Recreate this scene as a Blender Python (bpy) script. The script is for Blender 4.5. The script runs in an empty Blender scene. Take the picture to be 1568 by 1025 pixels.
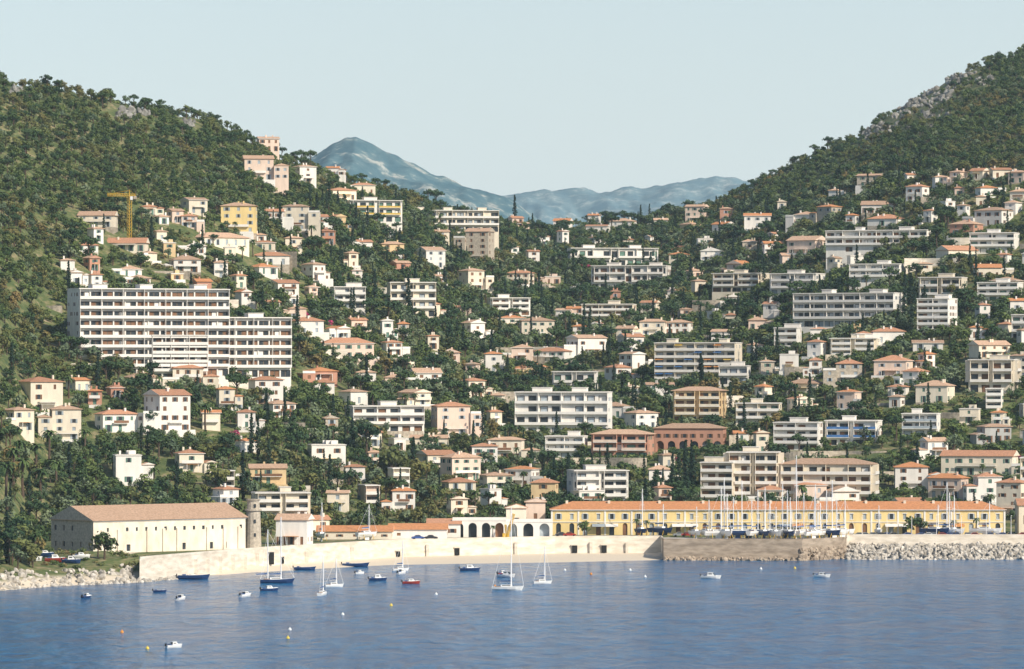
import bpy, math, random
import numpy as np
from mathutils import Vector, Matrix
random.seed(7); rng=np.random.default_rng(7)
R=math.radians
F=7459.0; CH=60.0; HR=557.0
scene=bpy.context.scene
scene.view_settings.view_transform='Standard'
scene.view_settings.look='None'
scene.view_settings.exposure=0

# ------------------------------------------------------------ materials
def newmat(name):
    m=bpy.data.materials.new(name); m.use_nodes=True
    nt=m.node_tree; b=nt.nodes['Principled BSDF']
    b.inputs['Specular IOR Level'].default_value=0.25
    return m,nt,b
def link(nt,a,b): nt.links.new(a,b)
def mat(name,col,rough=0.85,ns=0.6,amt=0.25,col2=None,bump=0.0,objvar=0.12,metal=0,stretch=None,detail=4):
    m,nt,b=newmat(name)
    b.inputs['Roughness'].default_value=rough; b.inputs['Metallic'].default_value=metal
    g=nt.nodes.new('ShaderNodeNewGeometry')
    n=nt.nodes.new('ShaderNodeTexNoise'); n.inputs['Scale'].default_value=ns; n.inputs['Detail'].default_value=detail
    if stretch:
        mp=nt.nodes.new('ShaderNodeMapping'); mp.inputs['Scale'].default_value=stretch
        link(nt,g.outputs['Position'],mp.inputs['Vector']); link(nt,mp.outputs[0],n.inputs['Vector'])
    else: link(nt,g.outputs['Position'],n.inputs['Vector'])
    r=nt.nodes.new('ShaderNodeValToRGB')
    r.color_ramp.elements[0].position=0.35; r.color_ramp.elements[1].position=0.65
    c2=col2 if col2 else tuple(c*(1-amt) for c in col)
    r.color_ramp.elements[0].color=(*c2,1); r.color_ramp.elements[1].color=(*col,1)
    link(nt,n.outputs['Fac'],r.inputs['Fac'])
    out=r.outputs['Color']
    if objvar:
        oi=nt.nodes.new('ShaderNodeObjectInfo')
        mr=nt.nodes.new('ShaderNodeMapRange'); mr.inputs['To Min'].default_value=1-objvar; mr.inputs['To Max'].default_value=1+objvar*0.4
        link(nt,oi.outputs['Random'],mr.inputs['Value'])
        hs=nt.nodes.new('ShaderNodeHueSaturation'); link(nt,mr.outputs[0],hs.inputs['Value']); link(nt,out,hs.inputs['Color']); out=hs.outputs[0]
    link(nt,out,b.inputs['Base Color'])
    if bump:
        bp=nt.nodes.new('ShaderNodeBump'); bp.inputs['Strength'].default_value=bump; bp.inputs['Distance'].default_value=0.3
        link(nt,n.outputs['Fac'],bp.inputs['Height']); link(nt,bp.outputs[0],b.inputs['Normal'])
    return m
ST=(0.5,0.5,0.15)
M={}
M['white']=mat('wall_white_render',(0.85,0.81,0.74),ns=1.2,amt=0.12,stretch=ST,objvar=.14)
M['cream']=mat('wall_cream_render',(0.83,0.74,0.59),ns=1.2,amt=0.14,stretch=ST,objvar=.15)
M['pink']=mat('wall_pink_render',(0.80,0.63,0.51),ns=1.2,amt=0.15,stretch=ST,objvar=.18)
M['ochre']=mat('wall_ochre_render',(0.75,0.56,0.32),ns=1.2,amt=0.15,stretch=ST,objvar=.2)
M['yellow']=mat('wall_yellow_render',(0.82,0.63,0.29),ns=0.8,amt=0.16,stretch=ST,objvar=0,detail=7)
M['red']=mat('wall_terracotta_render',(0.54,0.29,0.20),ns=1.2,amt=0.15,stretch=ST)
M['stonew']=mat('wall_stone',(0.56,0.49,0.39),ns=1.5,amt=0.3,bump=0.3)
M['lazw']=mat('wall_old_limewash',(0.82,0.75,0.63),ns=0.6,col2=(0.68,0.60,0.48),bump=0.3,objvar=0,stretch=(.7,.7,.4),detail=8)
M['grey']=mat('wall_grey_render',(0.48,0.48,0.46),ns=1.2,amt=0.15,stretch=ST)
M['roof']=mat('terracotta_roof_tiles',(0.60,0.31,0.18),ns=1.6,col2=(0.43,0.22,0.13),bump=0.3,objvar=0.26)
M['roof2']=mat('weathered_roof_tiles',(0.64,0.43,0.29),ns=1.6,col2=(0.46,0.30,0.20),bump=0.3,objvar=0.26)
M['roofo']=mat('orange_roof_tiles',(0.64,0.29,0.13),ns=1.3,col2=(0.49,0.22,0.10),bump=0.3,objvar=0.05)
M['flat']=mat('flat_roof_gravel',(0.54,0.49,0.43),ns=0.8,amt=0.2)
M['glass']=mat('window_glass',(0.05,0.06,0.07),rough=0.15,ns=0.4,amt=0.4,objvar=0)
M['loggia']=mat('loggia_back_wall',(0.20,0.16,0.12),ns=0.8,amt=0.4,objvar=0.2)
M['sg']=mat('shutter_green',(0.13,0.24,0.19),objvar=0.3)
M['sb']=mat('shutter_brown',(0.26,0.14,0.08),objvar=0.3)
M['sw']=mat('shutter_pale',(0.42,0.48,0.52),objvar=0.3)
M['trim']=mat('white_trim',(0.83,0.80,0.74),amt=0.08)
M['awn_y']=mat('awning_yellow',(0.75,0.52,0.12)); M['awn_b']=mat('awning_blue',(0.08,0.20,0.45)); M['awn_o']=mat('awning_orange',(0.65,0.30,0.10))
M['quay']=mat('quay_wall_limestone',(0.78,0.71,0.60),ns=0.6,col2=(0.58,0.51,0.41),bump=0.6,objvar=0,stretch=(0.4,0.4,1.3),detail=9)
M['mole']=mat('mole_masonry',(0.42,0.34,0.26),ns=0.6,col2=(0.25,0.20,0.15),bump=0.6,objvar=0,stretch=(0.5,0.5,1.6),detail=9)
M['pave']=mat('quay_paving',(0.57,0.52,0.45),ns=0.3,amt=0.25,objvar=0)
M['rock']=mat('limestone_boulders',(0.66,0.61,0.53),ns=0.8,col2=(0.38,0.34,0.28),bump=0.4,objvar=0.35)
M['rockb']=mat('shore_rock',(0.48,0.39,0.29),ns=0.8,col2=(0.27,0.21,0.16),bump=0.4,objvar=0.3)
M['rockg']=mat('ridge_limestone',(0.33,0.32,0.29),ns=0.5,col2=(0.17,0.165,0.15),bump=0.6,objvar=0.35)
M['ret']=mat('retaining_wall_stone',(0.54,0.47,0.37),ns=1.0,col2=(0.33,0.28,0.22),bump=0.4,objvar=0.2)
M['bark']=mat('tree_bark',(0.12,0.085,0.06),ns=2)
M['hullw']=mat('boat_gelcoat_white',(0.82,0.82,0.80),rough=0.3,amt=0.05,objvar=0.05)
M['hullb']=mat('boat_hull_navy',(0.02,0.05,0.14),rough=0.3,amt=0.1,objvar=0)
M['hullr']=mat('boat_hull_red',(0.30,0.04,0.03),rough=0.4,amt=0.1,objvar=0)
M['wood']=mat('boat_teak',(0.30,0.17,0.09),amt=0.2)
M['alu']=mat('mast_aluminium',(0.82,0.82,0.82),rough=0.5,amt=0.05,objvar=0)
M['sail']=mat('sail_cover_blue',(0.05,0.12,0.30),objvar=0.3)
M['black']=mat('black_rubber',(0.02,0.02,0.02),amt=0.1,objvar=0)
M['cy']=mat('crane_yellow_paint',(0.72,0.45,0.06),amt=0.1,objvar=0)
M['bo']=mat('buoy_orange',(0.75,0.30,0.05),amt=0.05); M['by']=mat('buoy_yellow',(0.80,0.60,0.10),amt=0.05)
for i,c in enumerate([(0.6,0.6,0.6),(0.75,0.75,0.74),(0.05,0.05,0.06),(0.35,0.04,0.03),(0.05,0.10,0.3),(0.25,0.27,0.28)]):
    M['car%d'%i]=mat('car_paint_%d'%i,c,rough=0.3,amt=0.03,objvar=0)

def foliage(name,cd,cl,brown=None):
    m,nt,b=newmat(name); b.inputs['Roughness'].default_value=0.8; b.inputs['Specular IOR Level'].default_value=0.15
    oi=nt.nodes.new('ShaderNodeObjectInfo'); g=nt.nodes.new('ShaderNodeNewGeometry')
    n1=nt.nodes.new('ShaderNodeTexNoise'); n1.inputs['Scale'].default_value=0.9; n1.inputs['Detail'].default_value=3
    n2=nt.nodes.new('ShaderNodeTexNoise'); n2.inputs['Scale'].default_value=0.018; n2.inputs['Detail'].default_value=5
    link(nt,g.outputs['Position'],n1.inputs['Vector']); link(nt,g.outputs['Position'],n2.inputs['Vector'])
    a=nt.nodes.new('ShaderNodeMath'); a.operation='MULTIPLY_ADD'; a.inputs[1].default_value=0.85
    link(nt,oi.outputs['Random'],a.inputs[0])
    s=nt.nodes.new('ShaderNodeMath'); s.operation='MULTIPLY_ADD'; s.inputs[1].default_value=1.6; s.inputs[2].default_value=-0.70
    link(nt,n1.outputs['Fac'],s.inputs[0]); link(nt,s.outputs[0],a.inputs[2])
    mx=nt.nodes.new('ShaderNodeMix'); mx.data_type='RGBA'; mx.inputs[6].default_value=(*cd,1); mx.inputs[7].default_value=(*cl,1)
    link(nt,a.outputs[0],mx.inputs[0]); out=mx.outputs[2]
    if brown:
        r=nt.nodes.new('ShaderNodeMapRange'); r.inputs['From Min'].default_value=0.50; r.inputs['From Max'].default_value=0.66
        link(nt,n2.outputs['Fac'],r.inputs['Value'])
        mm=nt.nodes.new('ShaderNodeMath'); mm.operation='MULTIPLY'; link(nt,r.outputs[0],mm.inputs[0]); link(nt,oi.outputs['Random'],mm.inputs[1])
        m2=nt.nodes.new('ShaderNodeMix'); m2.data_type='RGBA'; m2.inputs[7].default_value=(*brown,1)
        link(nt,out,m2.inputs[6]); link(nt,mm.outputs[0],m2.inputs[0]); out=m2.outputs[2]
    link(nt,out,b.inputs['Base Color'])
    return m
M['leaf']=foliage('broadleaf_foliage',(0.030,0.066,0.028),(0.130,0.170,0.052),(0.22,0.155,0.06))
M['leafp']=foliage('pine_foliage',(0.026,0.058,0.030),(0.068,0.110,0.042))
M['leafc']=foliage('cypress_foliage',(0.012,0.030,0.020),(0.028,0.052,0.030))
M['leafo']=foliage('olive_foliage',(0.080,0.120,0.07),(0.18,0.22,0.12))
M['leafb']=foliage('bush_foliage',(0.060,0.11,0.035),(0.19,0.235,0.075),(0.25,0.18,0.09))
M['palm']=foliage('palm_fronds',(0.04,0.075,0.028),(0.10,0.15,0.05))
M['flower']=foliage('bougainvillea_flowers',(0.35,0.03,0.10),(0.55,0.08,0.20))

# ------------------------------------------------------------ mesh builder
class MB:
    def __init__(s): s.v=[];s.f=[];s.m=[];s.names=[]
    def mi(s,k):
        if k not in s.names: s.names.append(k)
        return s.names.index(k)
    def poly(s,pts,k):
        i=len(s.v); s.v.extend(pts); s.f.append(tuple(range(i,i+len(pts)))); s.m.append(s.mi(k))
    def box(s,c,d,k,rot=0):
        x,y,z=c; a,b,h=d[0]/2,d[1]/2,d[2]/2; cs,sn=math.cos(rot),math.sin(rot)
        P=[]
        for dz in(-h,h):
            for dx,dy in((-a,-b),(a,-b),(a,b),(-a,b)): P.append((x+dx*cs-dy*sn,y+dx*sn+dy*cs,z+dz))
        i=len(s.v); s.v.extend(P); q=s.mi(k)
        for f in((0,3,2,1),(4,5,6,7),(0,1,5,4),(1,2,6,5),(2,3,7,6),(3,0,4,7)):
            s.f.append(tuple(i+j for j in f)); s.m.append(q)
    def tube(s,p,q,r0,r1,k,n=6):
        p=Vector(p);q=Vector(q);d=(q-p).normalized(); a=d.orthogonal().normalized(); b=d.cross(a)
        i=len(s.v)
        for c,r in((p,r0),(q,r1)):
            for j in range(n):
                t=2*math.pi*j/n; w=c+a*math.cos(t)*r+b*math.sin(t)*r; s.v.append(tuple(w))
        mi=s.mi(k)
        for j in range(n):
            s.f.append((i+j,i+(j+1)%n,i+n+(j+1)%n,i+n+j)); s.m.append(mi)
        s.f.append(tuple(i+n+j for j in range(n))); s.m.append(mi)
    def mesh(s,name,smooth=False):
        me=bpy.data.meshes.new(name); me.from_pydata(s.v,[],s.f)
        for k in s.names: me.materials.append(M[k])
        me.polygons.foreach_set('material_index',s.m)
        if smooth: me.polygons.foreach_set('use_smooth',[True]*len(s.f))
        me.update(); return me
    def obj(s,name,loc=(0,0,0),rz=0,smooth=False):
        o=bpy.data.objects.new(name,s.mesh(name+'_mesh',smooth)); o.location=loc; o.rotation_euler=(0,0,rz)
        scene.collection.objects.link(o); return o

# ------------------------------------------------------------ terrain function
def vn(x,y,seed=0):
    ix=np.floor(x);iy=np.floor(y);fx=x-ix;fy=y-iy
    def h(a,b):
        t=np.sin(a*127.1+b*311.7+seed*74.7)*43758.5453; return t-np.floor(t)
    fx=fx*fx*(3-2*fx);fy=fy*fy*(3-2*fy)
    return (h(ix,iy)*(1-fx)+h(ix+1,iy)*fx)*(1-fy)+(h(ix,iy+1)*(1-fx)+h(ix+1,iy+1)*fx)*fy-0.5
def fbm(x,y,seed=0,o=4):
    r=0;a=1.0
    for i in range(o): r=r+a*vn(x*2**i,y*2**i,seed+i); a*=0.5
    return r
RX=[-900,-300,0,80,140,200,260,320,380,430,480,530,600,650,700,760,800,850,900,960,1040,1100,1150,1200,1260,1310,1350,1400,1450,1500,1568,1900,2500]
RY=[60,80,112,124,140,155,165,176,205,232,248,268,286,302,322,335,345,347,335,338,322,305,280,255,225,205,172,143,115,94,68,20,0]
RY=[y+10 for y in RY]
SX=[-900,0,60,215,390,600,850,1010,1018,1300,2600]; SY=[1150,1290,1310,1338,1400,1452,1470,1488,1478,1484,1484]
WX=[-900,0,215,390,600,850,1012,1016,1228,1290,1300,2600]; WY=[1180,1300,1343,1410,1474,1503,1508,1488,1486,1500,1508,1508]
DX=[-900,0,400,760,900,1100,1300,1568,2600]; DY=[2000,2150,2350,2700,2800,2800,2700,2700,2700]
def wl(px): return np.interp(px,WX,WY)
def height(X,Y):
    X=np.asarray(X,float);Y=np.asarray(Y,float)
    px=784+F*X/Y
    sh=np.interp(px,SX,SY); w=np.interp(px,WX,WY); Dr=np.interp(px,DX,DY)
    zr=CH+(HR-np.interp(px,RX,RY))*Dr/F
    st=np.interp(px,[-900,0,60,400,600,1568],[1260,1400,1480,1490,1545,1570])
    s=(Y-st)/(Dr-st); sc=np.clip(s,0,1)
    z=6+(zr-6)*sc**1.03+np.sin(np.pi*sc)*(9*fbm(X/110,Y/110,3,3))+np.clip(sc*6,0,1)*3.0*fbm(X/28,Y/28,9,3)
    z=np.where(s>1,z-(Y-Dr)*0.3-np.clip(Y-Dr,0,1e9)**2*0.0002,z)
    nat=6*(1-np.exp(-np.clip(Y-sh,0,999)/16))+2.6*fbm(X/9,Y/9,5,3)*np.clip((Y-sh)/8,0,1)
    hb=np.interp(px,[215,390,1008,1014],[-1.5,1.5,1.5,-1.5])
    t=np.clip((Y-sh)/(w-sh+0.01),0,1.0)
    low=np.where(hb>0,hb*t,hb)
    low=np.where(Y<sh,-(sh-Y)*0.12,low); low=np.maximum(low,-8)
    tr=np.clip((Y-(w+8))/3.5,0,1)
    art=low*(1-tr)+6*tr
    natm=np.where(Y<sh,np.maximum(-(sh-Y)*0.12,-8),nat)
    bl=np.clip((px-200)/12,0,1)
    near=natm*(1-bl)+art*bl
    return np.where(Y>st,z,near)
def hz(X,Y): return float(height(X,Y))
YY=np.arange(1300,2850,3.0)
def locate(px,py):
    u=(px-784)/F
    h=height(u*YY,YY); row=HR-(h-CH)*F/YY
    h0=YY>wl(px)+12
    ok=np.where((row<=py)&h0)[0]
    Y=YY[ok[0]] if len(ok) else float(np.interp(px,DX,DY))
    return u*Y,float(Y)
def X_(px,Y): return (px-784)/F*Y

xs=np.arange(-620,640,7.0); xs=np.concatenate([np.arange(-1400,-620,30),xs,np.arange(640,1400,30)])
ys=np.concatenate([np.arange(1180,1560,2.5),np.arange(1560,2900,7.0),np.arange(2900,3500,25.0)])
GX,GY=np.meshgrid(xs,ys); GZ=height(GX,GY)
nx,ny=len(xs),len(ys)
V=np.stack([GX.ravel(),GY.ravel(),GZ.ravel()],1)
I=np.arange(nx*ny).reshape(ny,nx)
Fc=np.stack([I[:-1,:-1].ravel(),I[:-1,1:].ravel(),I[1:,1:].ravel(),I[1:,:-1].ravel()],1)
def meshnp(name,V,Fc,mats,smooth=True):
    me=bpy.data.meshes.new(name); me.from_pydata(V.tolist(),[],Fc.tolist())
    for k in mats: me.materials.append(k)
    if smooth: me.polygons.foreach_set('use_smooth',[True]*len(Fc))
    o=bpy.data.objects.new(name,me); scene.collection.objects.link(o); return o
def groundmat():
    m,nt,b=newmat('hillside_ground'); b.inputs['Roughness'].default_value=0.95
    g=nt.nodes.new('ShaderNodeNewGeometry')
    n1=nt.nodes.new('ShaderNodeTexNoise'); n1.inputs['Scale'].default_value=0.12; n1.inputs['Detail'].default_value=6
    n2=nt.nodes.new('ShaderNodeTexNoise'); n2.inputs['Scale'].default_value=0.5; n2.inputs['Detail'].default_value=5
    for n in(n1,n2): link(nt,g.outputs['Position'],n.inputs['Vector'])
    r=nt.nodes.new('ShaderNodeValToRGB'); e=r.color_ramp.elements
    e[0].position=0.3; e[0].color=(0.05,0.08,0.03,1); e[1].position=0.70; e[1].color=(0.38,0.30,0.20,1)
    x=e.new(0.48); x.color=(0.10,0.13,0.045,1); x=e.new(0.58); x.color=(0.21,0.19,0.09,1)
    a=nt.nodes.new('ShaderNodeMath'); a.operation='MULTIPLY_ADD'; a.inputs[1].default_value=0.5
    hlf=nt.nodes.new('ShaderNodeMath'); hlf.operation='MULTIPLY'; hlf.inputs[1].default_value=0.5
    link(nt,n2.outputs['Fac'],hlf.inputs[0]); link(nt,n1.outputs['Fac'],a.inputs[0]); link(nt,hlf.outputs[0],a.inputs[2]); link(nt,a.outputs[0],r.inputs['Fac'])
    sx=nt.nodes.new('ShaderNodeSeparateXYZ'); link(nt,g.outputs['Position'],sx.inputs[0])
    lo=nt.nodes.new('ShaderNodeMapRange'); lo.inputs['From Min'].default_value=2.6; lo.inputs['From Max'].default_value=1.6; link(nt,sx.outputs['Z'],lo.inputs['Value'])
    mx=nt.nodes.new('ShaderNodeMix'); mx.data_type='RGBA'; mx.inputs[7].default_value=(0.66,0.57,0.44,1)
    link(nt,r.outputs[0],mx.inputs[6]); link(nt,lo.outputs[0],mx.inputs[0]); link(nt,mx.outputs[2],b.inputs['Base Color'])
    return m
meshnp('hillside_terrain',V,Fc,[groundmat()])

# ------------------------------------------------------------ distant mountains
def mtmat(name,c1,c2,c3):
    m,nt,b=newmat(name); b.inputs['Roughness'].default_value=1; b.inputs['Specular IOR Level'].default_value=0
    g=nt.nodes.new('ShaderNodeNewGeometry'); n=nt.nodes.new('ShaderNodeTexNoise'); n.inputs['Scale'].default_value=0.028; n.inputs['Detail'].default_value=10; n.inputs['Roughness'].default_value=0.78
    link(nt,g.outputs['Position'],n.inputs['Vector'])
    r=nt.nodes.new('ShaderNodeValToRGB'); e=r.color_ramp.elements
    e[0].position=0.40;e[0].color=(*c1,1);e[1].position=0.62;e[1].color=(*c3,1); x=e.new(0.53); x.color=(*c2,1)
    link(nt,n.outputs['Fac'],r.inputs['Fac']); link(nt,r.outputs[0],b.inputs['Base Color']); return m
def mountain(name,pxs,rows,Yc,dep,mt,seed,amp):
    ys=np.linspace(Yc-dep,Yc+dep*0.6,170); xl=X_(pxs[0],Yc);xr=X_(pxs[-1],Yc)
    xs=np.linspace(xl,xr,300); GX,GY=np.meshgrid(xs,ys)
    px=784+F*GX/Yc; top=CH+(HR-np.interp(px,pxs,rows))*Yc/F
    t=1-np.abs(GY-Yc)/np.where(GY<Yc,dep,dep*0.6)
    t=np.clip(t,0,1)
    rid=np.abs(fbm(GX/120+GY/900,GY/520,seed,5))
    Z=top*(t**0.8)-rid*amp*np.sin(np.pi*np.clip(t,0,1)**1.4)+ fbm(GX/45,GY/60,seed+5,5)*11
    ny,nx=GX.shape; I=np.arange(nx*ny).reshape(ny,nx)
    Fc=np.stack([I[:-1,:-1].ravel(),I[:-1,1:].ravel(),I[1:,1:].ravel(),I[1:,:-1].ravel()],1)
    meshnp(name,np.stack([GX.ravel(),GY.ravel(),Z.ravel()],1),Fc,[mt])
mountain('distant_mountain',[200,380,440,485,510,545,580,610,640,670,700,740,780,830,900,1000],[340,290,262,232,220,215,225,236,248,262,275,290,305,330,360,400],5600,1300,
  mtmat('mountain_scrub_haze_tint',(0.060,0.130,0.165),(0.095,0.170,0.195),(0.38,0.40,0.37)),21,120)  # scrub and rock, with blue distance haze painted into the base colours
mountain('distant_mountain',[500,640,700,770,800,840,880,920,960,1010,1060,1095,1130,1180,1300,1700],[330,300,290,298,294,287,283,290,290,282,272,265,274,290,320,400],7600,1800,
  mtmat('far_mountain_scrub_haze_tint',(0.105,0.190,0.24),(0.15,0.235,0.27),(0.30,0.37,0.38)),33,130)  # farther range: paler, bluer aerial haze mixed into its surface colours

# ------------------------------------------------------------ sea
def watermat():
    m,nt,b=newmat('sea_water'); b.inputs['Roughness'].default_value=0.15
    b.inputs['IOR'].default_value=1.33; b.inputs['Specular IOR Level'].default_value=0.22
    g=nt.nodes.new('ShaderNodeNewGeometry')
    def nz(sc,scale,det,dist=0):
        mp=nt.nodes.new('ShaderNodeMapping'); mp.inputs['Scale'].default_value=sc; link(nt,g.outputs['Position'],mp.inputs['Vector'])
        n=nt.nodes.new('ShaderNodeTexNoise'); n.inputs['Scale'].default_value=scale; n.inputs['Detail'].default_value=det; n.inputs['Distortion'].default_value=dist
        link(nt,mp.outputs[0],n.inputs['Vector']); return n.outputs['Fac']
    n1=nz((0.55,0.9,1),0.9,4,.4); n3=nz((0.20,0.075,1),1,4,.5); n2=nz((0.010,0.022,1),1,6,.6)
    h=nt.nodes.new('ShaderNodeMath'); h.operation='MULTIPLY_ADD'; h.inputs[1].default_value=3.4; link(nt,n3,h.inputs[0]); link(nt,n1,h.inputs[2])
    mr=nt.nodes.new('ShaderNodeMapRange'); mr.inputs['From Min'].default_value=0.35; mr.inputs['From Max'].default_value=0.62; mr.inputs['To Min'].default_value=0.3; mr.inputs['To Max'].default_value=1.0
    link(nt,n2,mr.inputs['Value'])
    bp=nt.nodes.new('ShaderNodeBump'); bp.inputs['Distance'].default_value=0.9; link(nt,mr.outputs[0],bp.inputs['Strength'])
    link(nt,h.outputs[0],bp.inputs['Height']); link(nt,bp.outputs[0],b.inputs['Normal'])
    r=nt.nodes.new('ShaderNodeValToRGB'); r.color_ramp.elements[0].position=.38; r.color_ramp.elements[1].position=.62
    r.color_ramp.elements[0].color=(0.001,0.055,0.165,1); r.color_ramp.elements[1].color=(0.005,0.135,0.300,1)
    md=nt.nodes.new('ShaderNodeMath'); md.operation='MULTIPLY_ADD'; md.inputs[1].default_value=.6; md2=nt.nodes.new('ShaderNodeMath'); md2.operation='MULTIPLY'; md2.inputs[1].default_value=.4
    link(nt,n2,md2.inputs[0]); link(nt,n3,md.inputs[0]); link(nt,md2.outputs[0],md.inputs[2]); link(nt,md.outputs[0],r.inputs['Fac']); link(nt,r.outputs[0],b.inputs['Base Color'])
    return m
M['sea']=watermat()
mb=MB(); mb.poly([(-6000,-3000,0),(6000,-3000,0),(6000,2000,0),(-6000,2000,0)],'sea'); mb.obj('sea')

# ------------------------------------------------------------ building parts
def facade(mb,o,u,n,L,z0,fh,nf,nb,wall,sh=None,style='win',ww=1.1,wh=1.5,sill=0.9,rec=0.18,doors=False,skip=0.0,frame=None):
    def P(s,z,d=0): return (o[0]+u[0]*s+n[0]*d,o[1]+u[1]*s+n[1]*d,z)
    cw=L/nb
    ang=math.atan2(u[1],u[0])
    for f in range(nf):
        for b in range(nb):
            a=b*cw; zb=z0+f*fh; zt=zb+fh
            if random.random()<skip:
                mb.poly([P(a,zb),P(a+cw,zb),P(a+cw,zt),P(a,zt)],wall); continue
            w=min(ww*(random.uniform(.8,1.25) if style=='win' and not frame else 1),cw*0.92); s0=a+(cw-w)/2; s1=s0+w
            zz0=zb+sill; zz1=min(zz0+wh,zt-0.2); st=style
            if doors and f==0: zz0=zb+0.05; zz1=min(zb+2.4,zt-0.2)
            if st=='arch' and f==0:
                r=w/2; zz0=zb+0.02; zs=min(zb+fh-0.35-r,zz0+3.2); N=8
                arc=[(s0+r-r*math.cos(math.pi*i/N),zs+r*math.sin(math.pi*i/N)) for i in range(N+1)]
                mb.poly([P(a,zb),P(s0,zb),P(s0,zt),P(a,zt)],wall); mb.poly([P(s1,zb),P(a+cw,zb),P(a+cw,zt),P(s1,zt)],wall)
                for i in range(N):
                    (p,q),(p2,q2)=arc[i],arc[i+1]
                    mb.poly([P(p,q),P(p2,q2),P(p2,zt),P(p,zt)],wall); mb.poly([P(p,q),P(p,q,-rec),P(p2,q2,-rec),P(p2,q2)],wall)
                for s in(s0,s1): mb.poly([P(s,zb),P(s,zs),P(s,zs,-rec),P(s,zb,-rec)],wall)
                mb.poly([P(s0,zb,-rec),P(s1,zb,-rec)]+[P(p,q,-rec) for p,q in reversed(arc)],'glass' if random.random()<.4 else random.choice(('sb','sw'))); continue
            mb.poly([P(a,zb),P(s0,zb),P(s0,zt),P(a,zt)],wall); mb.poly([P(s1,zb),P(a+cw,zb),P(a+cw,zt),P(s1,zt)],wall)
            mb.poly([P(s0,zb),P(s1,zb),P(s1,zz0),P(s0,zz0)],wall); mb.poly([P(s0,zz1),P(s1,zz1),P(s1,zt),P(s0,zt)],wall)
            mb.poly([P(s0,zz0),P(s0,zz1),P(s0,zz1,-rec),P(s0,zz0,-rec)],wall); mb.poly([P(s1,zz0),P(s1,zz1),P(s1,zz1,-rec),P(s1,zz0,-rec)],wall)
            mb.poly([P(s0,zz0),P(s1,zz0),P(s1,zz0,-rec),P(s0,zz0,-rec)],'trim'); mb.poly([P(s0,zz1),P(s1,zz1),P(s1,zz1,-rec),P(s0,zz1,-rec)],wall)
            closed=sh and random.random()<0.35
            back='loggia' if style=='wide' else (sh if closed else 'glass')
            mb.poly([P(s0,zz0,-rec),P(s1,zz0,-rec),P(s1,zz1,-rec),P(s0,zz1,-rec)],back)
            if style=='wide':
                k=max(1,int(w/1.6))
                for i in range(k):
                    c=s0+w*(i+.5)/k; x,y,z=P(c,(zz0+zz1)/2-.1,-rec+0.05); t=random.random()
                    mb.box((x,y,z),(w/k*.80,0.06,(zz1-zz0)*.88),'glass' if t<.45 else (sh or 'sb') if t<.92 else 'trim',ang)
            elif sh and not closed and cw>w*2:
                for c in(s0-w*0.27,s1+w*0.27):
                    x,y,z=P(c,(zz0+zz1)/2,0.045); mb.box((x,y,z),(w*0.48,0.07,zz1-zz0),sh,ang)
            if frame:
                x,y,z=P((s0+s1)/2,zz1+0.15,0.05); mb.box((x,y,z),(w+0.5,0.1,0.25),frame,ang)
                x,y,z=P((s0+s1)/2,zz0-0.1,0.06); mb.box((x,y,z),(w+0.4,0.12,0.15),frame,ang)
def sides(W,D,cx=0,cy=0):
    return [((cx-W/2,cy-D/2),(1,0),(0,-1),W),((cx+W/2,cy-D/2),(0,1),(1,0),D),((cx+W/2,cy+D/2),(-1,0),(0,1),W),((cx-W/2,cy+D/2),(0,-1),(-1,0),D)]
def hiproof(mb,W,D,z,k,cx=0,cy=0,ov=0.5,pitch=0.33,gable=False,wall='white'):
    a,b=W/2+ov,D/2+ov; t=0.14
    mb.box((cx,cy,z+t/2),(2*a,2*b,t),'trim' if random.random()<.2 else k)
    z1=z+t+0.003; along=W>=D
    h=(b if along else a)*pitch*1.0
    c=[(cx-a,cy-b,z1),(cx+a,cy-b,z1),(cx+a,cy+b,z1),(cx-a,cy+b,z1)]
    if gable:
        if along:
            r0=(cx-a,cy,z1+h);r1=(cx+a,cy,z1+h)
            mb.poly([c[0],c[1],r1,r0],k);mb.poly([c[2],c[3],r0,r1],k);mb.poly([c[1],c[2],r1],wall);mb.poly([c[3],c[0],r0],wall)
        else:
            r0=(cx,cy-b,z1+h);r1=(cx,cy+b,z1+h)
            mb.poly([c[1],c[2],r1,r0],k);mb.poly([c[3],c[0],r0,r1],k);mb.poly([c[0],c[1],r0],wall);mb.poly([c[2],c[3],r1],wall)
    else:
        if along:
            e=max(a-b,0.01); r0=(cx-e,cy,z1+h);r1=(cx+e,cy,z1+h)
            mb.poly([c[0],c[1],r1,r0],k);mb.poly([c[2],c[3],r0,r1],k);mb.poly([c[1],c[2],r1],k);mb.poly([c[3],c[0],r0],k)
        else:
            e=max(b-a,0.01); r0=(cx,cy-e,z1+h);r1=(cx,cy+e,z1+h)
            mb.poly([c[1],c[2],r1,r0],k);mb.poly([c[3],c[0],r0,r1],k);mb.poly([c[0],c[1],r0],k);mb.poly([c[2],c[3],r1],k)
    return h
def found(mb,W,D,k,cx=0,cy=0,dep=7):
    mb.box((cx,cy,-dep/2-0.003),(W,D,dep),k)
BL=[]
def wallpick():
    return random.choices(['white','cream','pink','ochre','red','stonew'],[44,34,12,5,2,3])[0]
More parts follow.
